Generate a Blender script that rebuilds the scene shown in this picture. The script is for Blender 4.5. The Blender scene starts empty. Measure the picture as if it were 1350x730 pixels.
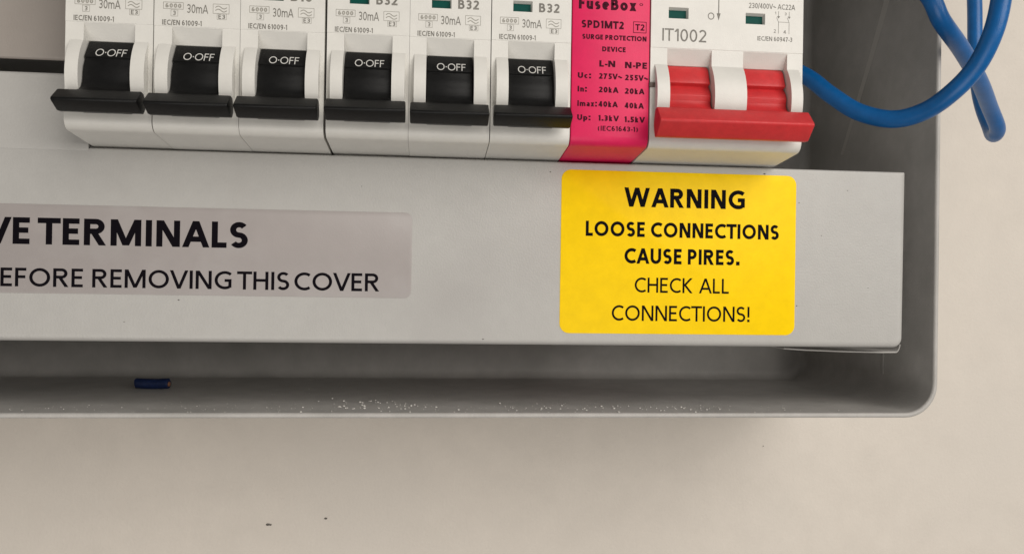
import bpy, bmesh, math, random
from mathutils import Vector, Matrix
random.seed(7)
S = 0.001                       # everything below is written in millimetres
C = bpy.context.scene.collection
scn = bpy.context.scene

# ------------------------------------------------------------------ camera
cam_d = bpy.data.cameras.new('camera'); cam = bpy.data.objects.new('camera', cam_d); C.objects.link(cam)
cam_d.sensor_fit = 'HORIZONTAL'; cam_d.sensor_width = 36.0
cam_d.lens = 36.0 * 1097.93 / 1350.0
cam_d.clip_start = 0.005; cam_d.clip_end = 60
yaw, pitch, roll = 0.1001, 0.0067, 0.0155
fwd = Vector((math.sin(yaw) * math.cos(pitch), math.cos(yaw) * math.cos(pitch), math.sin(pitch)))
r0 = Vector((math.cos(yaw), -math.sin(yaw), 0)); u0 = r0.cross(fwd)
rr = math.cos(roll) * r0 + math.sin(roll) * u0
uu = -math.sin(roll) * r0 + math.cos(roll) * u0
M = Matrix((rr, uu, -fwd)).transposed().to_4x4()
M.translation = Vector((76.15, -181.53, -30.0)) * S
cam.matrix_world = M
scn.camera = cam

# ------------------------------------------------------------------ light
w = bpy.data.worlds.new('World'); scn.world = w; w.use_nodes = True
bg = w.node_tree.nodes['Background']
bg.inputs[0].default_value = (1.0, 0.96, 0.91, 1); bg.inputs[1].default_value = 0.17

def area(name, loc, target, size, energy, col):
    l = bpy.data.lights.new(name, 'AREA'); l.shape = 'SQUARE'; l.size = size; l.energy = energy; l.color = col
    o = bpy.data.objects.new(name, l); C.objects.link(o)
    o.location = loc
    o.rotation_euler = (Vector(target) - Vector(loc)).to_track_quat('-Z', 'Y').to_euler()
    return o
area('room_light', (0.64, -0.88, 0.38), (0.12, 0, 0), 0.9, 12.0, (1.0, 0.955, 0.895))
area('low_fill_light', (-0.10, -0.80, -0.55), (0.12, 0, -0.06), 0.7, 4.0, (1.0, 0.955, 0.90))  # added fill from low in front, stands in for bounce off the floor

vs = scn.view_settings
vs.view_transform = 'Standard'; vs.look = 'None'; vs.exposure = -0.02; vs.gamma = 1.0; vs.use_curve_mapping = False

# ------------------------------------------------------------------ materials
def mat(name, col, rough=0.5, var=0.0, vscale=200, bump=0.0, bscale=3000, spec=0.5, stain=None, detail=3):
    m = bpy.data.materials.new(name); m.use_nodes = True
    nt = m.node_tree; b = nt.nodes['Principled BSDF']
    b.inputs['Base Color'].default_value = (*col, 1)
    b.inputs['Roughness'].default_value = rough
    b.inputs['Specular IOR Level'].default_value = spec
    tc = nt.nodes.new('ShaderNodeTexCoord')
    if var > 0:
        n = nt.nodes.new('ShaderNodeTexNoise'); n.inputs['Scale'].default_value = vscale
        n.inputs['Detail'].default_value = detail; n.inputs['Roughness'].default_value = 0.65
        nt.links.new(tc.outputs['Object'], n.inputs['Vector'])
        r = nt.nodes.new('ShaderNodeValToRGB')
        r.color_ramp.elements[0].position = 0.3; r.color_ramp.elements[1].position = 0.7
        r.color_ramp.elements[0].color = (*[max(0, c * (1 - var)) for c in col], 1)
        hi = [min(1, c * (1 + var)) for c in col]
        r.color_ramp.elements[1].color = (*hi, 1)
        nt.links.new(n.outputs['Fac'], r.inputs['Fac'])
        out = r.outputs['Color']
        if stain:
            scol, sscale, lo, hi_ = stain
            n2 = nt.nodes.new('ShaderNodeTexNoise'); n2.inputs['Scale'].default_value = sscale
            n2.inputs['Detail'].default_value = 6
            nt.links.new(tc.outputs['Object'], n2.inputs['Vector'])
            mr = nt.nodes.new('ShaderNodeMapRange'); mr.inputs[1].default_value = lo; mr.inputs[2].default_value = hi_
            nt.links.new(n2.outputs['Fac'], mr.inputs[0])
            mx = nt.nodes.new('ShaderNodeMix'); mx.data_type = 'RGBA'
            nt.links.new(mr.outputs[0], mx.inputs[0]); nt.links.new(out, mx.inputs[6]); mx.inputs[7].default_value = (*scol, 1)
            out = mx.outputs[2]
        nt.links.new(out, b.inputs['Base Color'])
    if bump > 0:
        n3 = nt.nodes.new('ShaderNodeTexNoise'); n3.inputs['Scale'].default_value = bscale; n3.inputs['Detail'].default_value = 3
        nt.links.new(tc.outputs['Object'], n3.inputs['Vector'])
        bp = nt.nodes.new('ShaderNodeBump'); bp.inputs['Strength'].default_value = bump; bp.inputs['Distance'].default_value = 0.0002
        nt.links.new(n3.outputs['Fac'], bp.inputs['Height']); nt.links.new(bp.outputs['Normal'], b.inputs['Normal'])
    return m

MT = dict(
    wall=mat('painted_plaster', (0.61, 0.56, 0.50), 0.7, 0.035, 90, 0.45, 1000, 0.3, ((0.595, 0.55, 0.495), 14, 0.45, 0.75), 10),
    cover=mat('white_coated_steel', (0.425, 0.415, 0.395), 0.42, 0.03, 260, 0.35, 2200, 0.4, ((0.385, 0.372, 0.355), 26, 0.5, 0.75), 8),
    upper=mat('grey_coated_steel', (0.28, 0.25, 0.225), 0.5, 0.04, 90, 0.25, 2600, 0.4),
    tray=mat('enclosure_coated_steel', (0.42, 0.405, 0.385), 0.45, 0.09, 160, 0.35, 2600, 0.4, ((0.34, 0.33, 0.31), 45, 0.5, 0.75), 6),
    housing=mat('off_white_plastic', (0.66, 0.645, 0.605), 0.36, 0.035, 220, 0.2, 4000, 0.4),
    ramp=mat('off_white_plastic_inner', (0.5, 0.48, 0.42), 0.5),
    black=mat('black_plastic', (0.005, 0.005, 0.005), 0.42, 0.3, 800, 0.3, 5000, 0.22),
    red=mat('red_plastic', (0.55, 0.028, 0.032), 0.38, 0.08, 500, 0.35, 5000, 0.35),
    pink=mat('magenta_plastic', (0.68, 0.010, 0.092), 0.45, 0.05, 300, 0.2, 4000, 0.35),
    green=mat('green_flag_plastic', (0.0, 0.06, 0.048), 0.5, spec=0.12),
    blue=mat('blue_cable_sheath', (0.002, 0.098, 0.31), 0.36, 0.10, 400, 0.2, 3000, 0.4),
    navy=mat('navy_sheath', (0.005, 0.016, 0.07), 0.5, 0.3, 900),
    copper=mat('dull_copper', (0.3, 0.14, 0.07), 0.45),
    yellow=mat('yellow_sticker_vinyl', (0.92, 0.61, 0.0), 0.45, 0.05, 250, 0.15, 2500, 0.15),
    lab=mat('grey_sticker_vinyl', (0.335, 0.305, 0.295), 0.35, 0.03, 120, 0.12, 2500, 0.35, ((0.36, 0.335, 0.325), 60, 0.5, 0.7)),
    ink=mat('black_ink', (0.005, 0.004, 0.006), 0.6, spec=.03),
    inkp=mat('faded_black_ink', (0.05, 0.003, 0.012), 0.6, spec=.1),
    print=mat('grey_print', (0.17, 0.16, 0.14), 0.6, 0.35, 1500),
    printl=mat('pale_grey_print', (0.30, 0.285, 0.25), 0.6, 0.2, 1500),
    white=mat('white_print', (0.60, 0.59, 0.56), 0.5),
    streak=mat('pale_streak', (0.53, 0.51, 0.48), 0.6),
    dust=mat('plaster_dust', (0.62, 0.60, 0.56), 0.9),
    speck=mat('dark_speck', (0.10, 0.09, 0.08), 0.8),
    zinc=mat('zinc_steel', (0.45, 0.45, 0.44), 0.4),
    pin=mat('brown_pin', (0.10, 0.07, 0.055), 0.5),
)

# ------------------------------------------------------------------ helpers
def shade(me, ang=38):
    bm = bmesh.new(); bm.from_mesh(me)
    for f in bm.faces: f.smooth = True
    for e in bm.edges:
        if len(e.link_faces) == 2:
            e.smooth = e.calc_face_angle(0) < math.radians(ang)
        else: e.smooth = False
    bm.to_mesh(me); bm.free()

def obj(name, bm, m, parent=None, bevel=0, seg=2, smooth=38, norm=True):
    if norm: bmesh.ops.recalc_face_normals(bm, faces=bm.faces)
    for v in bm.verts: v.co *= S
    me = bpy.data.meshes.new(name); bm.to_mesh(me); bm.free()
    o = bpy.data.objects.new(name, me); C.objects.link(o)
    me.materials.append(m)
    if bevel: apply_bevel(o, bevel, seg)
    if smooth: shade(o.data, smooth)
    if parent: o.parent = parent
    return o

def bake(o):
    dg = bpy.context.evaluated_depsgraph_get(); dg.update()
    me = bpy.data.meshes.new_from_object(o.evaluated_get(dg))
    old = o.data; o.modifiers.clear(); o.data = me; bpy.data.meshes.remove(old)

def apply_bevel(o, wd, seg=2, ang=32):
    b = o.modifiers.new('b', 'BEVEL'); b.width = wd * S; b.segments = seg
    b.limit_method = 'ANGLE'; b.angle_limit = math.radians(ang); b.use_clamp_overlap = True
    bake(o)

def boolean(o, other, op):
    md = o.modifiers.new('x', 'BOOLEAN'); md.operation = op; md.solver = 'EXACT'; md.object = other
    bake(o); me = other.data; bpy.data.objects.remove(other); bpy.data.meshes.remove(me)

def prism(bm, prof, x0, x1):
    a = [bm.verts.new((x0, y, z)) for y, z in prof]; b = [bm.verts.new((x1, y, z)) for y, z in prof]
    n = len(prof)
    bm.faces.new(a); bm.faces.new(b[::-1])
    for i in range(n): bm.faces.new((a[i], b[i], b[(i + 1) % n], a[(i + 1) % n]))
    return bm

def box(bm, x0, x1, y0, y1, z0, z1):
    return prism(bm, [(y0, z0), (y0, z1), (y1, z1), (y1, z0)], x0, x1)

def tag(o, label, cat, group=None, kind=None):
    if label: o['label'] = label
    if cat: o['category'] = cat
    if group: o['group'] = group
    if kind: o['kind'] = kind
    return o

def thing(name, label, cat, loc=(0, 0, 0), group=None):
    o = bpy.data.objects.new(name, None); C.objects.link(o); o.empty_display_size = 0.01
    o.location = Vector(loc) * S
    return tag(o, label, cat, group)

def rrect(x0, x1, z0, z1, r, n=6):
    if not isinstance(r, (tuple, list)): r = (r, r, r, r)     # bl, br, tr, tl
    pts = []
    for (cx, cz, a0, rad) in ((x0 + r[0], z0 + r[0], 180, r[0]), (x1 - r[1], z0 + r[1], 270, r[1]),
                              (x1 - r[2], z1 - r[2], 0, r[2]), (x0 + r[3], z1 - r[3], 90, r[3])):
        for k in range(n + 1):
            a = math.radians(a0 + 90 * k / n)
            pts.append((cx + rad * math.cos(a), cz + rad * math.sin(a)))
    return pts

def sheet(bm, pts, y0, y1):
    a = [bm.verts.new((x, y0, z)) for x, z in pts]; b = [bm.verts.new((x, y1, z)) for x, z in pts]
    n = len(pts); bm.faces.new(a); bm.faces.new(b[::-1])
    for i in range(n): bm.faces.new((a[i], b[i], b[(i + 1) % n], a[(i + 1) % n]))

# a plain sans-serif drawn with strokes: polygons inside a cap height of 1
GW = dict(A=.92, B=.66, C=.76, D=.80, E=.54, F=.52, G=.84, H=.74, I=0, K=.72, L=.50, M=1.0, N=.78, O=.98, P=.62, R=.72, S=.60, T=.74, U=.74,
          V=.90, W=1.34, X=.85, m=.95, u=.56, s=.48, e=.60, o=.64, x=.60, a=.54, c=.52, n=.56, p=.62, k=.56)
def glyph(ch, sw):
    ps = []
    w_ = GW.get(ch, .60); h = sw / 2
    def strokep(pts):
        n = len(pts); L = []; R_ = []
        closed = (Vector(pts[0]) - Vector(pts[-1])).length < 1e-5
        for i, p in enumerate(pts):
            p = Vector(p)
            a = Vector(pts[i - 1]) if i else (Vector(pts[-2]) if closed else None)
            b = Vector(pts[i + 1]) if i < n - 1 else (Vector(pts[1]) if closed else None)
            d0 = (p - a).normalized() if a is not None else None; d1 = (b - p).normalized() if b is not None else None
            if d0 is None: d0 = d1
            if d1 is None: d1 = d0
            n0 = Vector((-d0.y, d0.x)); n1 = Vector((-d1.y, d1.x)); m_ = n0 + n1
            m_ = m_ / max(.25, m_.dot(n0)) if m_.length > 1e-6 else n0
            L.append(p + m_ * h); R_.append(p - m_ * h)
        for i in range(n - 1): ps.append([tuple(L[i]), tuple(R_[i]), tuple(R_[i + 1]), tuple(L[i + 1])])
    def arc(cx, cy, rx, ry, a0, a1, n=14):
        return [(cx + rx * math.cos(math.radians(a0 + (a1 - a0) * k / n)), cy + ry * math.sin(math.radians(a0 + (a1 - a0) * k / n))) for k in range(n + 1)]
    def dg(xa, ya, xb, yb):
        L = math.hypot(xb - xa, yb - ya); hw = h * L / abs(yb - ya)
        ps.append([(xa - hw, ya), (xa + hw, ya), (xb + hw, yb), (xb - hw, yb)])
    def rect(xa, xb, ya, yb): ps.append([(xa, ya), (xb, ya), (xb, yb), (xa, yb)])
    V_ = lambda x, a=0, b=1: rect(x - h, x + h, a, b)
    H_ = lambda y, a, b: rect(a, b, y - h, y + h)
    c = ch; e = h * 1.12
    if c == 'A': dg(e, 0, w_ / 2, 1); dg(w_ - e, 0, w_ / 2, 1); H_(.31, w_ * .2, w_ * .8)
    elif c in 'BPR':
        V_(h); yb = .53 if c != 'P' else .45; rr_ = (1 - h - yb) / 2; xr = w_ - h - (.07 if c == 'B' else .05 if c == 'R' else 0)
        strokep([(h, 1 - h)] + arc(xr - rr_, 1 - h - rr_, rr_, rr_, 90, -90, 12) + [(h, yb)])
        if c == 'B': r2 = (yb - h) / 2; strokep([(h, yb)] + arc(w_ - h - r2, h + r2, r2, r2, 90, -90, 12) + [(h, h)])
        if c == 'R': dg(w_ * .42, yb, w_ - e, 0)
    elif c in 'CG':
        rx = (w_ - h) * (.62 if c == 'C' else .56); strokep(arc(h + rx, .5, rx, .5 - h, 52 if c == 'C' else 48, 308 if c == 'C' else 300, 22))
        if c == 'G': xg = h + rx + rx * .52; V_(xg + h * .3, .09, .5); H_(.5 - h * .2, xg - .24, xg + h * 1.3)
    elif c == 'D': V_(h); strokep([(h, 1 - h), (w_ * .38, 1 - h)] + arc(w_ * .42, .5, w_ * .58 - h, .5 - h, 90, -90, 14) + [(h, h)])
    elif c in 'EF':
        V_(h); H_(1 - h, h, w_); H_(.52, h, w_ * .92)
        if c == 'E': H_(h, h, w_)
    elif c == 'H': V_(h); V_(w_ - h); H_(.52, h, w_ - h)
    elif c == 'I': w_ = sw; V_(h)
    elif c == 'K': V_(h); dg(h * 1.4, .46, w_ - h * 1.6, 1); dg(h * 2.2, .56, w_ - h * 1.4, 0)
    elif c == 'L': V_(h); H_(h, h, w_)
    elif c == 'M': V_(h); V_(w_ - h); dg(h * 1.2, 1, w_ / 2, 0.02); dg(w_ - h * 1.2, 1, w_ / 2, 0.02)
    elif c == 'N': V_(h); V_(w_ - h); dg(h * 1.25, 1, w_ - h * 1.25, 0)
    elif c in 'O0o':
        if c == '0': w_ = .62
        H = .72 if c == 'o' else 1
        strokep(arc(w_ / 2, H / 2, w_ / 2 - h, H / 2 - h, 0, 360, 28))
    elif c == 'S':
        r1 = (.5 - h) / 2 + .0; xr = w_ / 2 - h
        strokep(arc(w_ / 2 + .01, 1 - h - r1, xr, r1, 35, 90, 5)[:] + arc(w_ / 2, 1 - h - r1, xr, r1, 95, 250, 10) + arc(w_ / 2, h + r1, xr, r1, 70, -90, 10) + arc(w_ / 2 - .01, h + r1, xr, r1, -95, -148, 5))
    elif c == 's':
        r1 = (.36 - h) / 2; xr = w_ / 2 - h
        strokep(arc(w_ / 2, .72 - h - r1, xr, r1, 40, 250, 12) + arc(w_ / 2, h + r1, xr, r1, 70, -145, 12))
    elif c == 'T': V_(w_ / 2); H_(1 - h, 0, w_)
    elif c in 'Uu':
        H = .72 if c == 'u' else 1; r_ = w_ / 2 - h
        strokep([(h, H)] + arc(w_ / 2, h + r_, r_, r_, 180, 360, 12) + [(w_ - h, H)])
        if c == 'u': V_(w_ - h, 0, .72)
    elif c == 'V': dg(e, 1, w_ / 2, 0); dg(w_ - e, 1, w_ / 2, 0)
    elif c == 'W': dg(e, 1, w_ * .28, 0); dg(w_ * .5, 1, w_ * .28, 0); dg(w_ * .5, 1, w_ * .72, 0); dg(w_ - e, 1, w_ * .72, 0)
    elif c in 'Xx': H = .72 if c == 'x' else 1; dg(e, 0, w_ - e, H); dg(e, H, w_ - e, 0)
    elif c == 'n': V_(h, 0, .72); strokep(arc(w_ / 2, .72 - w_ / 2, w_ / 2 - h, w_ / 2 - h, 180, 0, 10) + [(w_ - h, 0)])
    elif c == 'm':
        V_(h, 0, .72); q = (w_ - sw) / 4
        for x in (h + q, h + 3 * q): strokep(arc(x, .72 - h - q, q, q, 180, 0, 10) + [(x + q, 0)])
    elif c in 'ea':
        if c == 'e': strokep(arc(w_ / 2, .36, w_ / 2 - h, .36 - h, 0, 310, 18)); H_(.36, h, w_ - h)
        else: V_(w_ - h, 0, .5); strokep([(w_ - h, .45)] + arc(w_ / 2, .5, w_ / 2 - h, .22 - h, 20, 150, 8)); strokep(arc(w_ / 2, .22, w_ / 2 - h, .22 - h, 0, 360, 14))
    elif c == 'c': strokep(arc(w_ * .55, .36, w_ * .55 - h, .36 - h, 50, 310, 14))
    elif c == 'p': V_(h, -.26, .72); strokep(arc(w_ / 2, .36, w_ / 2 - h, .36 - h, 0, 360, 18))
    elif c == 'k': V_(h); dg(h * 1.4, .26, w_ - h * 1.6, .72); dg(h * 2.2, .36, w_ - h * 1.4, 0)
    elif c == '1': w_ = .34; V_(w_ - h); dg(h, .74, w_ - h * 1.2, 1)
    elif c == '2': strokep(arc(w_ / 2, 1 - h - (w_ / 2 - h), w_ / 2 - h, w_ / 2 - h, 160, -32, 12) + [(h * 1.3, h)]); H_(h, 0, w_)
    elif c == '3':
        r1 = (.5 - h) / 2
        strokep(arc(w_ / 2 - .02, 1 - h - r1, w_ / 2 - h, r1, 150, -90, 12)); strokep(arc(w_ / 2 - .02, h + r1, w_ / 2 - h, r1, 90, -150, 12)); H_(.5, w_ * .3, w_ * .5)
    elif c == '4': V_(w_ * .7); H_(.28, 0, w_); dg(h * 1.2, .28, w_ * .66, 1)
    elif c == '5': H_(1 - h, w_ * .15, w_ * .95); V_(w_ * .15 + h, .5, 1); strokep([(w_ * .15 + h, .58)] + arc(w_ * .48, .32, w_ * .52 - h, .32 - h, 100, -150, 14))
    elif c in '69':
        q = arc(w_ / 2, .32, w_ / 2 - h, .32 - h, 0, 360, 18); s_ = arc(w_ / 2 + .02, .45, w_ / 2 - h + .01, .55 - h, 180, 60, 10)
        if c == '9': q = [(w_ - x, 1 - y_) for x, y_ in q]; s_ = [(w_ - x, 1 - y_) for x, y_ in s_]
        strokep(q); strokep(s_)
    elif c == '7': H_(1 - h, 0, w_); dg(w_ * .3, 0, w_ - h * 1.3, 1)
    elif c == '8':
        r1 = (.5 - h) / 2; strokep(arc(w_ / 2, 1 - h - r1, w_ / 2 - h - .03, r1, 0, 360, 16)); strokep(arc(w_ / 2, h + r1, w_ / 2 - h, r1, 0, 360, 16))
    elif c == '.': w_ = sw * 1.2; rect(0, w_, 0, sw * 1.2)
    elif c == ':': w_ = sw * 1.2; rect(0, w_, 0, sw * 1.2); rect(0, w_, .55, .55 + sw * 1.2)
    elif c == '!': w_ = sw * 1.2; rect(w_ / 2 - h, w_ / 2 + h, .3, 1.0); rect(0, w_, 0, sw * 1.2)
    elif c == '-': w_ = .3; rect(0, w_, .36 - h, .36 + h)
    elif c == '/': w_ = .42; dg(h, -.05, w_ - h, 1.05)
    elif c == '~': w_ = .6; strokep([(w_ * k / 12, .42 + .1 * math.sin(2 * math.pi * k / 12)) for k in range(13)])
    elif c in '()':
        w_ = .26; q = arc(w_ + .25, .42, .5, .66, 140, 220, 8); q = [(x - .02, y_) for x, y_ in q]
        strokep(q if c == '(' else [(w_ - x, y_) for x, y_ in q])
    elif c == ' ': w_ = .36
    elif c == '_': w_ = .17
    elif c == '*': w_ = .14; rect(0, w_, .43, .57)
    return ps, w_

def text(bm, s, x0, x1, z0, z1, y, bold=0.0, y1=None):
    """a line of text filling the width x0..x1, cap height z0..z1, on a face at depth y (y1: depth at its foot)"""
    sw = .128 + bold * 2.1
    gap = .135 + bold * .3; cur = 0; out = []; open_ = 'AVWTLK'
    prev = None
    for ch in s:
        if prev is not None:
            g = gap
            if prev in 'AVWTXk/-.' or ch in 'AVWTX/': g *= .45
            if prev + ch in ('AV', 'VE', 'LA', 'TA', 'RT', 'OV'): g -= .03
            if prev == 'L' and ch not in 'L': g *= .75
            if ch in ' _' or prev in ' _': g = .04
            cur += g
        ps, w_ = glyph(ch, sw)
        out.append((cur, ps)); cur += w_; prev = ch
    lift = 0
    for cx, ps in out:
        for p in ps:
            vv = []
            for a, b in p:
                yy = y if y1 is None else y1 + (y - y1) * b
                vv.append(bm.verts.new((x0 + (x1 - x0) * (cx + a) / cur, yy - lift * .0006, z0 + (z1 - z0) * b)))
            lift = (lift + 1) % 5
            try: bm.faces.new(vv)
            except ValueError: pass

def stroke(bm, pts, wd, y):
    for (xa, za), (xb, zb) in zip(pts, pts[1:]):
        d = Vector((xb - xa, zb - za)); L = d.length
        if L < 1e-6: continue
        d /= L; n = Vector((-d.y, d.x)) * wd / 2; e = d * wd / 2 * 0.6
        q = [(xa - e.x + n.x, za - e.y + n.y), (xa - e.x - n.x, za - e.y - n.y), (xb + e.x - n.x, zb + e.y - n.y), (xb + e.x + n.x, zb + e.y + n.y)]
        bm.faces.new([bm.verts.new((x, y, z)) for x, z in q])
        y -= 0.0015

def printed(name, bm, m, parent):
    bmesh.ops.recalc_face_normals(bm, faces=bm.faces)
    for f in bm.faces:
        f.normal_update()
        if f.normal.y > 0: f.normal_flip()
    return obj(name, bm, m, parent, smooth=0, norm=False)

# ------------------------------------------------------------------ wall
bm = bmesh.new()
n = 24
vg = [[bm.verts.new((-900 + 2000 * i / n, 91.2, -900 + 1800 * j / n)) for j in range(n + 1)] for i in range(n + 1)]
for i in range(n):
    for j in range(n): bm.faces.new((vg[i][j], vg[i + 1][j], vg[i + 1][j + 1], vg[i][j + 1]))
wall = obj('wall', bm, MT['wall'], smooth=0, norm=False); tag(wall, None, None, kind='structure')

bm = bmesh.new()
for x, z, r in ((26.5, -108.3, .5), (27.3, -108.4, .3), (44.6, -106.6, .38), (190, -84, .14), (232, -70, .16)):
    mt = Matrix.Translation((x, 91.0, z)) @ Matrix.Diagonal((r * 1.3, .25, r * .7, 1))
    bmesh.ops.create_icosphere(bm, subdivisions=2, radius=1, matrix=mt)
tag(obj('wall_specks', bm, MT['speck']), 'tiny dark specks stuck on the cream wall below the box', 'specks', kind='stuff')

# ------------------------------------------------------------------ enclosure tray
tray = thing('enclosure_tray', 'open grey steel tray of the consumer unit fixed on the cream wall', 'enclosure', (76, 90, -62.4))
TO = Vector((76, 90, -62.4))
def tobj(name, bm, m, **k):
    for v in bm.verts: v.co -= TO
    return obj(name, bm, m, tray, **k)
bm = bmesh.new()
def ring(x0, x1, z0, z1, r, y):
    return [bm.verts.new((x, y, z)) for x, z in rrect(x0, x1, z0, z1, r, 10)]
X0, X1, Z0, Z1 = -160, 204.9, -62.5, 150
t = 1.3
rings = [ring(X0, X1, Z0, Z1, 8.5, 90.9)]
for k in range(9):
    a = math.radians(180 * k / 8); q = t / 2 * (1 - math.cos(a))
    rings.append(ring(X0 + q, X1 - q, Z0 + q, Z1 - q, 8.5 - q * .8, 18.0 - t / 2 * math.sin(a)))
for k in range(7):
    a = math.radians(90 * k / 6)
    q = 3.0 * (1 - math.cos(a))
    rings.append(ring(X0 + t + q, X1 - t - q, Z0 + t + q, Z1 - t - q, 7.4 - q * .6, 86.8 + 3.0 * math.sin(a)))
for a, b in zip(rings, rings[1:]):
    for i in range(len(a)): bm.faces.new((a[i], a[(i + 1) % len(a)], b[(i + 1) % len(a)], b[i]))
bm.faces.new(rings[-1]); bm.faces.new(rings[0][::-1])
tobj('shell', bm, MT['tray'], smooth=50)
# lip behind the cover that the cover is screwed to
pc = [(166, -45.6), (172, -45.95), (182, -46.25), (192, -46.4), (195.6, -46.35)]
for k in range(6):
    a = math.radians(-90 + 75 * k / 5); pc.append((196.2 + 2.6 * math.cos(a), -43.75 + 2.6 * math.sin(a)))
bm = bmesh.new(); prev = None
for i, (x, z) in enumerate(pc):
    a = Vector(pc[max(0, i - 1)]); b = Vector(pc[min(len(pc) - 1, i + 1)]); d = (b - a).normalized(); nn = Vector((-d.y, d.x)) * .2
    y0 = 21.5 + 3.0 * max(0, (x - 196) / 3)
    q = [bm.verts.new(p) for p in ((x + nn.x, y0, z + nn.y), (x - nn.x, y0, z - nn.y), (x - nn.x, 40, z - nn.y), (x + nn.x, 40, z + nn.y))]
    if prev:
        for j in range(4): bm.faces.new((prev[j], prev[(j + 1) % 4], q[(j + 1) % 4], q[j]))
    else: bm.faces.new(q)
    prev = q
bm.faces.new(prev[::-1])
tobj('mounting_lip', bm, MT['tray'], bevel=.2)
bm = bmesh.new(); box(bm, -150, 182, 72, 73.2, 5, 40)
tobj('din_rail', bm, MT['zinc'], bevel=.2)
# raised seam marks on inner side wall / back
bm = bmesh.new(); box(bm, 203.45, 203.9, 40.6, 41.9, -54.0, -47.6)
tobj('seam_ridge', bm, MT['tray'], bevel=.15)
# long thin strip in a paler colour, slanting down the side wall
def onside(x, y, X=203.52):
    v = fwd * 1097.93 + rr * (x - 675) - uu * (y - 365)
    c = Vector((76.15, -181.53, -30.0)); k = (X - c.x) / v.x
    return c + v * k
bm = bmesh.new()
prev = None
ks = 14
for i in range(ks + 1):
    f = i / ks
    x = 1167 - 59 * f ** 1.06; y = 210 * f - 6
    p = onside(x, y); wdt = (0.75 + .25 * math.sin(i * 1.7)) * (1 - 0.5 * f)
    q = onside(x + 7.5 * (1 - .5 * f), y)
    a, b = bm.verts.new((203.52, p.y, p.z)), bm.verts.new((203.52, q.y, q.z))
    if prev: bm.faces.new((prev[0], prev[1], b, a))
    prev = (a, b)
sc = tobj('streak_mark', bm, MT['streak'], smooth=0)
for p in sc.data.polygons:
    if p.normal.x > 0: sc.data.flip_normals(); break

# dust on the floor of the tray
bm = bmesh.new()
def grain(x, y, z, r):
    mt = Matrix.Translation((x, y, z)) @ Matrix.Rotation(random.random() * 3, 4, 'Z') @ Matrix.Diagonal((r * random.uniform(.7, 1.5), r, r * random.uniform(.5, .9), 1))
    bmesh.ops.create_icosphere(bm, subdivisions=1, radius=1, matrix=mt)
for cx, cy, sx, sy, nn, rm in ((62, 30, 8, 7, 34, .38), (70, 27, 6, 3, 16, .38), (98, 25, 14, 3, 26, .28), (116, 24, 6, 4, 16, .3), (135, 25, 8, 4, 22, .36),
                               (30, 25, 22, 4, 30, .14), (155, 24, 10, 3, 20, .2), (-8, 24, 14, 4, 26, .16), (80, 24, 75, 4, 190, .11), (80, 45, 75, 16, 70, .1)):
    for _ in range(nn):
        x = random.gauss(cx, sx); y = min(85, max(18.5, random.gauss(cy, sy)))
        if x < 192: grain(x, y, -61.15, max(.05, random.uniform(.35, 1) * rm))
tag(obj('dust', bm, MT['dust'], smooth=60), 'white crumbs of dust lying on the floor of the tray', 'dust', kind='stuff')

# ------------------------------------------------------------------ front cover
cover = thing('front_cover', 'long pale steel cover strip with stickers, below the row of breakers', 'cover', (20, 14.3, -44.6))
CO = Vector((20, 14.3, -44.6))
def cobj(name, bm, m, parent=None, fn=obj, **k):
    for v in bm.verts: v.co -= CO
    return fn(name, bm, m, parent or cover, **k)
bm = bmesh.new()
cx0, cx1, cz0, cz1 = -150, 193.7, -44.7, -1.15
rings = []
R = 1.5
for k in range(6):
    a = math.radians(90 * k / 5)
    ins = R * (1 - math.sin(a)); dep = R * (1 - math.cos(a))
    rt = .45
    pts = rrect(cx0 + ins, cx1 - ins, cz0 + ins, cz1 - ins * rt / R, (max(.3, 2.2 - ins), max(.5, 2.4 - ins), .5, .5), 6)
    rg = []
    for x, z in pts:
        top = (z - (cz1 - 2)) / 2
        top = min(1, max(0, top))
        d = dep * (1 - top) + dep * top * rt / R
        rg.append(bm.verts.new((x, 14.3 + d, z)))
    rings.append(rg)
pts = rrect(cx0, cx1, cz0, cz1, (2.2, 2.4, .5, .5), 6)
rings.append([bm.verts.new((x, 14.3 + (1.4 if z > cz1 - 1.2 else 5.0), z)) for x, z in pts])
for a, b in zip(rings, rings[1:]):
    for i in range(len(a)): bm.faces.new((a[i], a[(i + 1) % len(a)], b[(i + 1) % len(a)], b[i]))
bm.faces.new(rings[0])
panel = cobj('panel', bm, MT['cover'], smooth=0)
md = panel.modifiers.new('s', 'SOLIDIFY'); md.thickness = .9 * S; md.offset = -1
bake(panel); shade(panel.data, 30)
bm = bmesh.new()
for x, z, rr_ in ((19.8, -35.1, .22), (165.9, -34.6, .2), (166.2, -9.4, .16), (104.6, -3.6, .2), (157.3, -2.6, .3), (178.6, -6.1, .15), (89.2, -43.4, .2), (172.0, -17.3, .14), (60.4, -8.2, .12), (8.0, -40.2, .15), (184.2, -30.0, .12)):
    bmesh.ops.create_icosphere(bm, subdivisions=1, radius=1, matrix=Matrix.Translation((x, 14.28, z)) @ Matrix.Diagonal((rr_ * 1.2, .06, rr_ * .6, 1)))
tag(obj('grime_specks', bm, MT['speck']), 'tiny grime specks scattered over the pale steel cover strip', 'specks', kind='stuff')
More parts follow.
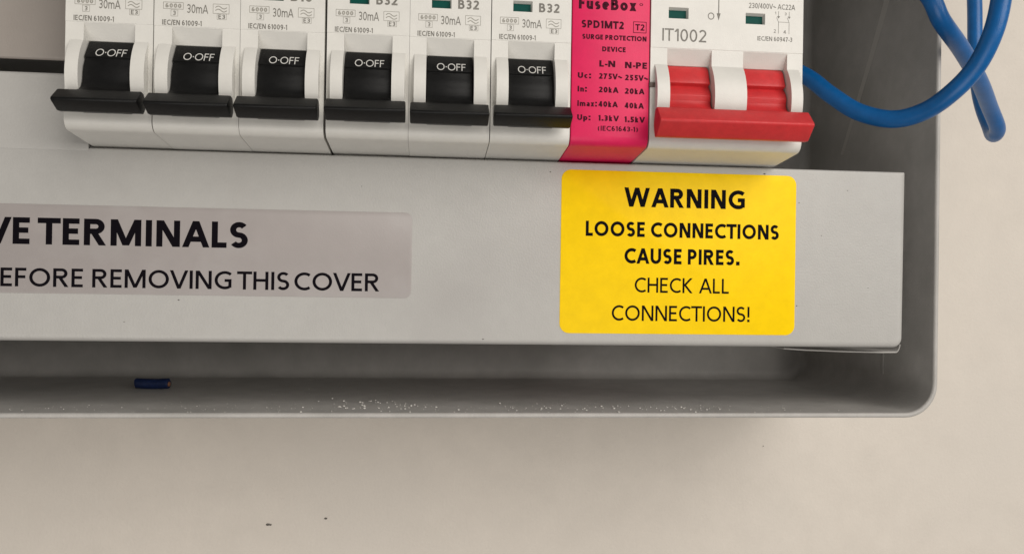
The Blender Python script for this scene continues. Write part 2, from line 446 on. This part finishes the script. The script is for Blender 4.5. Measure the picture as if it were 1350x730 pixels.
# blank plates left of the breakers
bm = bmesh.new()
prism(bm, [(14.45, -1.9), (14.2, -1.85), (14.2, -.6), (14.9, 14.9), (15.3, 15.5), (15.8, 15.65), (15.8, -.6), (14.45, -.9)], -150, -.35)
cobj('lower_blank_plate', bm, MT['cover'], bevel=.14)
bm = bmesh.new()
prism(bm, [(15.6, 18.45), (15.0, 18.3), (14.5, 18.8), (14.7, 21), (16.5, 48), (18, 48)], -150, -.35)
cobj('upper_blank_plate', bm, MT['upper'], bevel=.2)
bm = bmesh.new(); box(bm, -150, 193.7, 14.3, 15.3, 48.5, 148.5)
cobj('upper_panel', bm, MT['cover'], bevel=.3)
# grey label
yl = 14.3
bm = bmesh.new(); sheet(bm, rrect(-46, 72.2, -34.0, -14.15, 1.6), yl - .10, yl + .02)
lab = cobj('grey_sticker', bm, MT['lab'], bevel=.03); lab['label'] = 'grey sticker with black capitals, left of the yellow one'
bm = bmesh.new()
text(bm, 'LIVE_TERMINALS', -28.2, 34.9, -23.1, -17.15, yl - .125, .036)
cobj('lettering', bm, MT['ink'], lab, printed)
bm = bmesh.new()
text(bm, 'BEFORE REMOVING_THIS_COVER', -22.2, 64.8, -32.55, -28.4, yl - .125, .012)
cobj('lettering', bm, MT['ink'], lab, printed)
# yellow label
bm = bmesh.new(); sheet(bm, rrect(107.3, 165.4, -41.8, -2.9, 2.3), yl - .10, yl + .02)
ye = cobj('yellow_sticker', bm, MT['yellow'], bevel=.03); ye['label'] = 'yellow warning sticker with rounded corners and black capitals'
for s, x0, x1, z0, z1, b in (('WARNING', 122.5, 152.3, -11.4, -6.8, .038), ('LOOSE CONNECTIONS', 113.3, 161.1, -18.6, -15.0, .038),
                             ('CAUSE PIRES.', 122.8, 151.3, -25.0, -21.3, .038), ('CHECK ALL', 125.4, 148.7, -31.9, -28.3, .004),
                             ('CONNECTIONS!', 119.9, 154.0, -38.7, -35.0, .004)):
    bm = bmesh.new(); text(bm, s, x0, x1, z0, z1, yl - .125, b)
    cobj('lettering', bm, MT['ink'], ye, printed)

# ------------------------------------------------------------------ breakers
P = 17.8
def body_profile(step=True):
    s = .1 if step else 0
    pr = [(0, 46), (0, 23.0)]
    if step: pr += [(s, 22.92)]
    r = 2.3; zc = .55 + r; c = s + r
    for k in range(6):
        a = math.radians(88 * k / 5)
        pr.append((c - r * math.cos(a), zc - r * math.sin(a)))
    pr += [(14.2, -.55), (17.2, -.75), (17.2, -18), (62, -18), (62, 64), (17.2, 64), (17.2, 46.4), (1, 46.4)]
    return pr

def cheek_profile(r=11.1):
    pts = []
    for k in range(15):
        z = 20.6 - (20.6 - 3.6) * k / 14
        pts.append((8.5 - math.sqrt(r * r - (z - 12) ** 2), z))
    pts[0] = (pts[0][0], 20.6)
    return pts + [(1.5, 3.2), (1.5, 20.9)]

def cutter_profile():
    return [(-8, 22.8), (.15, 22.8), (2.5, 19.7), (12, 17), (12, 5), (-8, 5)]

def make_housing(width, wins, holes, cheeks, m, parent):
    bm = bmesh.new(); prism(bm, body_profile(), .1, width - .1)
    o = obj('housing', bm, m, None, smooth=0)
    for a, b in cheeks:
        bm = bmesh.new(); prism(bm, cheek_profile(), a, b); boolean(o, obj('c', bm, m, smooth=0), 'UNION')
    for a, b in wins:
        bm = bmesh.new(); prism(bm, cutter_profile(), a, b); boolean(o, obj('c', bm, m, smooth=0), 'DIFFERENCE')
    for a, b, z0, z1 in holes:
        bm = bmesh.new()
        v = [bm.verts.new(p) for p in ((a, -1, z0), (b, -1, z0), (b, -1, z1), (a, -1, z1), (a, 1.4, z0), (b - .6, 1.4, z0), (b - .6, 1.4, z1 - .75), (a, 1.4, z1 - .75))]
        for f in ((0, 1, 2, 3), (4, 5, 6, 7), (0, 1, 5, 4), (1, 2, 6, 5), (2, 3, 7, 6), (3, 0, 4, 7)): bm.faces.new([v[i] for i in f])
        boolean(o, obj('c', bm, m, smooth=0), 'DIFFERENCE')
    o.data.materials.clear(); o.data.materials.append(m)
    for p in o.data.polygons: p.material_index = 0
    apply_bevel(o, .22, 2, 32); shade(o.data, 40)
    wn = o.modifiers.new('wn', 'WEIGHTED_NORMAL'); wn.weight = 100; wn.keep_sharp = True; bake(o)
    o.parent = parent
    return o

def drum_profile(red=False):
    if red:
        return [(2.5, 19.6), (1.5, 18.6), (.35, 15.9), (.2, 15.3), (1.3, 14.9), (.0, 13.6), (-.55, 12.4), (-.2, 11.2), (-.5, 10.2), (-1.6, 9.2), (-3.2, 8.5),
                (-5.4, 7.9), (-5.0, 4), (2.5, 4), (10.5, 8), (10.5, 19)]
    return [(2.4, 19.55), (-.1, 15.75), (.35, 15.45), (-.45, 13.7), (-.72, 12.2), (-.68, 12.0), (-.9, 10.4), (-1.5, 9.2), (-2.8, 8.3), (-5.4, 7.5),
            (-5.0, 4), (2.5, 4), (10.5, 8), (10.5, 19)]

def bar_profile(top, bot, mid):
    return [(-8.1, mid + .25), (-8.1, mid - .25), (-5.0, bot), (-3.4, bot + .05), (-2.5, mid - .6), (-2.6, mid + .8), (-3.6, top - .2), (-5.0, top)]

def off_text(bm, x0, x1):
    # print lies on the tilted upper facet of the drum
    za, zb = 17.75, 15.95
    ya = -.1 + (za - 15.75) * 2.5 / 3.8 - .07; yb = -.1 + (zb - 15.75) * 2.5 / 3.8 - .07
    text(bm, 'O*OFF', x0, x1, zb, za, ya, -.008, y1=yb)

def rbox_outline(bm, x0, x1, z0, z1, w_, y):
    stroke(bm, [(x0, z0), (x1, z0), (x1, z1), (x0, z1), (x0, z0)], w_, y)

def make_breaker():
    t = thing('circuit_breaker', '', 'circuit breaker', (0, 62, -18))
    O = Vector((0, 62, -18))
    h = make_housing(P, [(3.75, 14.05)], [(4.75, 9.25, 29.4, 32.1)], [(1.15, 3.9), (13.9, 16.85)], MT['housing'], None)
    h.parent = t; h.data.transform(Matrix.Translation(-O * S))
    def sub(bm): 
        for v in bm.verts: v.co -= O
        return bm
        # thin green flag behind the little window; sits just ahead of the bottom of the hole
    obj('indicator_flag', sub(bm_box(4.77, 8.75, 1.05, 1.38, 29.42, 31.4)), MT['green'], t)
    bm = bmesh.new(); prism(bm, drum_profile(), 4.0, 13.8)
    lv = obj('lever', sub(bm), MT['black'], t, bevel=.12)
    bm = bmesh.new(); prism(bm, bar_profile(7.75, 3.35, 5.15), .55, 17.1)
    hb = obj('lever_bar', sub(bm), MT['black'], lv, bevel=.25)
    bm = bmesh.new(); off_text(bm, 6.05, 12.3); printed('lettering', sub(bm), MT['white'], lv)
    bm = bmesh.new(); y = -.03
    text(bm, '30mA', 6.75, 11.1, 25.9, 27.75, y, .0)
    text(bm, '3', 3.9, 4.5, 25.3, 26.2, y, .02)
    text(bm, 'E3', 13.2, 14.6, 24.95, 25.85, y, .02)
    text(bm, 'IEC/EN 61009-1', 1.75, 9.8, 23.2, 24.3, y, .025)
    printed('lettering', sub(bm), MT['print'], t)
    bm = bmesh.new()
    text(bm, '6000', 2.35, 5.6, 26.85, 27.75, y, .05)
    rbox_outline(bm, 1.95, 6.0, 26.6, 28.0, .10, y)
    rbox_outline(bm, 3.5, 4.9, 25.1, 26.4, .07, y)
    rbox_outline(bm, 12.1, 15.4, 26.05, 28.05, .09, y)
    rbox_outline(bm, 12.95, 14.85, 24.8, 26.0, .07, y)
    for dz in (27.35, 26.7):
        stroke(bm, [(12.6 + 2.3 * k / 10, dz + .28 * math.sin(k / 10 * 2 * math.pi)) for k in range(11)], .17, y)
    printed('lettering', sub(bm), MT['printl'], t)
    return t

def bm_box(*a):
    bm = bmesh.new(); box(bm, *a); return bm

proto = make_breaker()
BO = Vector((0, 62, -18))
rating_meshes = {}
def rating(s, t):
    if s not in rating_meshes:
        bm = bmesh.new(); text(bm, s, 10.45, 15.0, 29.45, 31.45, -.03, .035)
        for v in bm.verts: v.co -= BO
        o = printed('rating_lettering', bm, MT['print'], t); rating_meshes[s] = o
        return
    o = rating_meshes[s].copy(); C.objects.link(o); o.parent = t

def dup(root):
    r = root.copy(); C.objects.link(r)
    for ch in list(root.children):
        c = ch.copy(); C.objects.link(c); c.parent = r
        for g in list(ch.children):
            d = g.copy(); C.objects.link(d); d.parent = c
    return r

labels = ['white circuit breaker at the left end of the row, beside the dark slot',
          'second white circuit breaker from the left end of the row, black lever down',
          'white circuit breaker rated B10 with its black lever down',
          'white circuit breaker rated B32 standing right of the wide dark gap in the row',
          'white circuit breaker rated B32 between two other B32 breakers',
          'white circuit breaker rated B32 standing against the pink surge protector']
offs = [(.0, 0.0), (0, 0.0), (-.12, .0), (.17, 0.05), (.02, 0), (0, 0)]
items = [proto] + [dup(proto) for _ in range(5)]
for i, b in enumerate(items):
    b.location = Vector((P * i + offs[i][0], 62 + offs[i][1], -18 + (0.0, -.12, -.1, .05, -.05, .05)[i])) * S
    b['label'] = labels[i]; b['group'] = 'white circuit breakers with black levers in a row'
    rating('B10' if i < 3 else 'B32', b)
    # each lever sits a shade differently in its housing
    for ch in b.children:
        if ch.name.startswith('lever'):
            for g in ch.children:
                if g.name.startswith('lever_bar'): g.location.x = (.25, .15, .1, .1, 0, -.1)[i] * S

# ------------------------------------------------------------------ surge protector
x0 = P * 6
spd = thing('surge_protector', 'bright pink surge protection device between the breakers and the red switch', 'surge protector', (x0, 62, -18))
SO = Vector((x0, 62, -18))
def sub(bm, O=SO):
    for v in bm.verts: v.co -= O
    return bm
bm = bmesh.new(); prism(bm, body_profile(False), x0 + .1, x0 + P - .15)
obj('housing', sub(bm), MT['pink'], spd, bevel=.3)
y = -.03
bm = bmesh.new()
text(bm, 'FuseBox', 108.3, 121.3, 30.75, 33.3, y, .055); text(bm, 'o', 122.0, 122.8, 32.0, 32.8, y)
printed('lettering', sub(bm), MT['inkp'], spd)
bm = bmesh.new()
text(bm, 'SPD1MT2', 109.0, 118.5, 26.6, 28.3, y, .05); text(bm, 'T2', 121.1, 123.2, 26.5, 27.9, y, .03)
rbox_outline(bm, 120.7, 123.6, 26.0, 28.4, .12, y)
text(bm, 'SURGE PROTECTION', 109.2, 123.7, 24.1, 25.2, y, .055)
text(bm, 'DEVICE', 113.7, 119.0, 21.5, 22.6, y, .055)
text(bm, 'L-N', 113.1, 116.7, 18.1, 19.5, y, .05); text(bm, 'N-PE', 118.9, 123.9, 18.0, 19.4, y, .05)
for r, (a, b, c, z) in enumerate((('Uc:', '275V~', '255V~', 15.4), ('In:', '20kA', '20kA', 12.4), ('Imax:', '40kA', '40kA', 9.2), ('Up:', '1.3kV', '1.5kV', 6.1))):
    h = 1.25
    text(bm, a, 108.3, 108.3 + (3.0, 2.1, 4.4, 3.0)[r], z, z + h, y, .055)
    text(bm, b, 113.05, 113.05 + (5.2, 4.5, 4.4, 4.7)[r], z, z + h, y, .055)
    text(bm, c, 118.95, 118.95 + (5.2, 4.5, 4.4, 4.7)[r], z - .1, z + h - .1, y, .055)
text(bm, '(IEC61643-1)', 113.1, 121.9, 3.9, 5.0, y, .03)
printed('lettering', sub(bm), MT['inkp'], spd)
bm = bmesh.new(); box(bm, x0 + P - .2, x0 + P + 1.1, -.35, .3, 14.0, 15.0)
obj('locating_pin', sub(bm), MT['pin'], spd, bevel=.08)

# ------------------------------------------------------------------ main switch
x0 = P * 7
sw = thing('main_switch', 'double width white main switch with one long red lever at the right end', 'main switch', (x0, 62, -18))
WO = Vector((x0, 62, -18))
h = make_housing(2 * P - .05, [(3.95, 14.15), (21.5, 31.8)], [(4.1, 8.9, 29.6, 32.4), (21.9, 26.7, 29.15, 31.95)],
                 [(1.1, 4.1), (14.0, 21.65), (31.65, 34.5)], MT['housing'], None)
h.parent = sw; h.data.transform(Matrix.Translation(Vector((0, -62, 18)) * S))
for a, zz in ((4.1, 29.6), (21.9, 29.15)):
    bm = bm_box(x0 + a + .02, x0 + a + 4.3, 1.05, 1.38, zz + .02, zz + 2.1)
    obj('indicator_flag', sub(bm, WO), MT['green'], sw)
bm = bmesh.new(); prism(bm, drum_profile(True), x0 + 4.2, x0 + 13.9); prism(bm, drum_profile(True), x0 + 21.75, x0 + 31.55)
rl = obj('lever', sub(bm, WO), MT['red'], sw, bevel=.12)
bm = bmesh.new(); prism(bm, bar_profile(8.6, 2.15, 5.3), x0 + .3, x0 + 34.7)
obj('lever_bar', sub(bm, WO), MT['red'], rl, bevel=.3)
bm = bmesh.new()
text(bm, 'IT1002', 127.3, 137.4, 24.5, 27.3, y, .0)
text(bm, 'O', 137.7, 139.2, 29.7, 31.3, y)
stroke(bm, [(140.2, 36), (140.2, 30.6)], .22, y)
bm.faces.new([bm.verts.new(p) for p in ((139.75, y - .005, 31.2), (140.2, y - .005, 29.6), (140.65, y - .005, 31.2))])
text(bm, '230/400V~ AC22A', 147.2, 158.1, 32.75, 33.95, y, .01)
text(bm, 'IEC/EN 60947-3', 149.3, 157.5, 25.5, 26.5, y, .015)
text(bm, '1', 153.3, 153.6, 31.6, 32.2, y); text(bm, '3', 155.6, 156.1, 31.5, 32.1, y)
text(bm, '2', 153.1, 153.6, 27.4, 28.2, y); text(bm, '4', 155.4, 156.0, 27.3, 28.1, y)
for xx in (154.2, 156.7):
    stroke(bm, [(xx, 32.3), (xx, 30.9)], .09, y)
    bm.faces.new([bm.verts.new(p) for p in ((xx - .35, y - .01, 31.2), (xx, y - .01, 30.7), (xx + .35, y - .01, 31.2))])
    stroke(bm, [(xx - .45, 30.9), (xx, 29.9), (xx, 27.3)], .09, y)
stroke(bm, [(154.2, 29.9), (156.7, 29.9)], .07, y - .008)
printed('lettering', sub(bm, WO), MT['print'], sw)

# ------------------------------------------------------------------ cables
def tube(pts, rad, name, m, label, cat, sub_=10, seg=20):
    P_ = [Vector(p) for p in pts]
    P_ = [2 * P_[0] - P_[1]] + P_ + [2 * P_[-1] - P_[-2]]
    out = []
    for i in range(1, len(P_) - 2):
        for k in range(sub_):
            t_ = k / sub_; a, b, c, d = P_[i - 1:i + 3]
            out.append(.5 * ((2 * b) + (c - a) * t_ + (2 * a - 5 * b + 4 * c - d) * t_ ** 2 + (3 * b - a - 3 * c + d) * t_ ** 3))
    out.append(P_[-2])
    bm = bmesh.new(); prev = None; nrm = Vector((0, 1, 0))
    for i, p in enumerate(out):
        tg = (out[min(i + 1, len(out) - 1)] - out[max(i - 1, 0)]).normalized()
        nrm = (nrm - nrm.dot(tg) * tg).normalized(); bi = tg.cross(nrm)
        rg = [bm.verts.new(p + rad * (math.cos(2 * math.pi * j / seg) * nrm + math.sin(2 * math.pi * j / seg) * bi)) for j in range(seg)]
        if prev:
            for j in range(seg): bm.faces.new((prev[j], prev[(j + 1) % seg], rg[(j + 1) % seg], rg[j]))
        else: bm.faces.new(rg)
        prev = rg
    bm.faces.new(prev[::-1])
    O = out[0].copy()
    for v in bm.verts: v.co -= O
    o = obj(name, bm, m, smooth=70); o.location = O * S
    return tag(o, label, cat)

tube([(150, 66, 34), (158, 56, 36), (167, 40, 32.5), (174.4, 30, 26.0), (178.2, 23, 19.5), (182.6, 17, 14.0), (188.2, 11, 11.2), (192.9, 5.5, 12.2), (196.2, 0, 15.6), (199.2, -4, 20.6), (201.0, -7, 27.3), (202.2, -8, 34.7), (202.5, -8, 41.5), (200, -5, 52), (194, 2, 64), (184, 14, 78), (170, 30, 84)],
     2.15, 'blue_cable', MT['blue'], 'blue insulated cable looping out from behind the main switch', 'cable')
tube([(172, 34, 66), (184, 18, 55), (193.5, 8, 42.4), (198.6, 8, 34.6), (209.2, 16, 30.4), (222.4, 28, 25.9), (234.0, 40, 21.8), (241.4, 47, 17.9), (243.6, 50.5, 16.5), (245.0, 54, 16.9), (246.0, 57, 20.2), (245.6, 59.5, 26.0), (244.8, 60.5, 32.5), (244.3, 61.5, 44), (244.2, 62, 60.3), (241.5, 60, 73.6), (226, 50, 92)],
     2.15, 'blue_cable', MT['blue'], 'blue cable bent into a tight hairpin hanging in front of the cream wall', 'cable')

# ------------------------------------------------------------------ cable offcut
off = thing('cable_offcut', 'short dark navy cable offcut lying on the floor of the tray', 'offcut', (0, 60, -61.2))
bm = bmesh.new()
bmesh.ops.create_cone(bm, cap_ends=True, segments=20, radius1=1.45, radius2=1.4, depth=9.0, matrix=Matrix.Translation((0, 0, 1.42)) @ Matrix.Rotation(math.pi / 2, 4, 'Y'))
bmesh.ops.subdivide_edges(bm, edges=[e for e in bm.edges if abs(e.verts[0].co.x - e.verts[1].co.x) > 5], cuts=7)
for v in bm.verts:
    v.co += Vector((random.uniform(-.25, .25) if abs(v.co.x) > 4 else 0, random.uniform(-.07, .07), random.uniform(-.07, .07) + .02 * v.co.x ** 2 * .4))
obj('sheath', bm, MT['navy'], off, bevel=.1)
bm = bmesh.new()
bmesh.ops.create_cone(bm, cap_ends=True, segments=14, radius1=.65, radius2=.65, depth=9.5, matrix=Matrix.Translation((0, 0, 1.42)) @ Matrix.Rotation(math.pi / 2, 4, 'Y'))
obj('core', bm, MT['copper'], off)
off.rotation_euler.z = math.radians(-3)
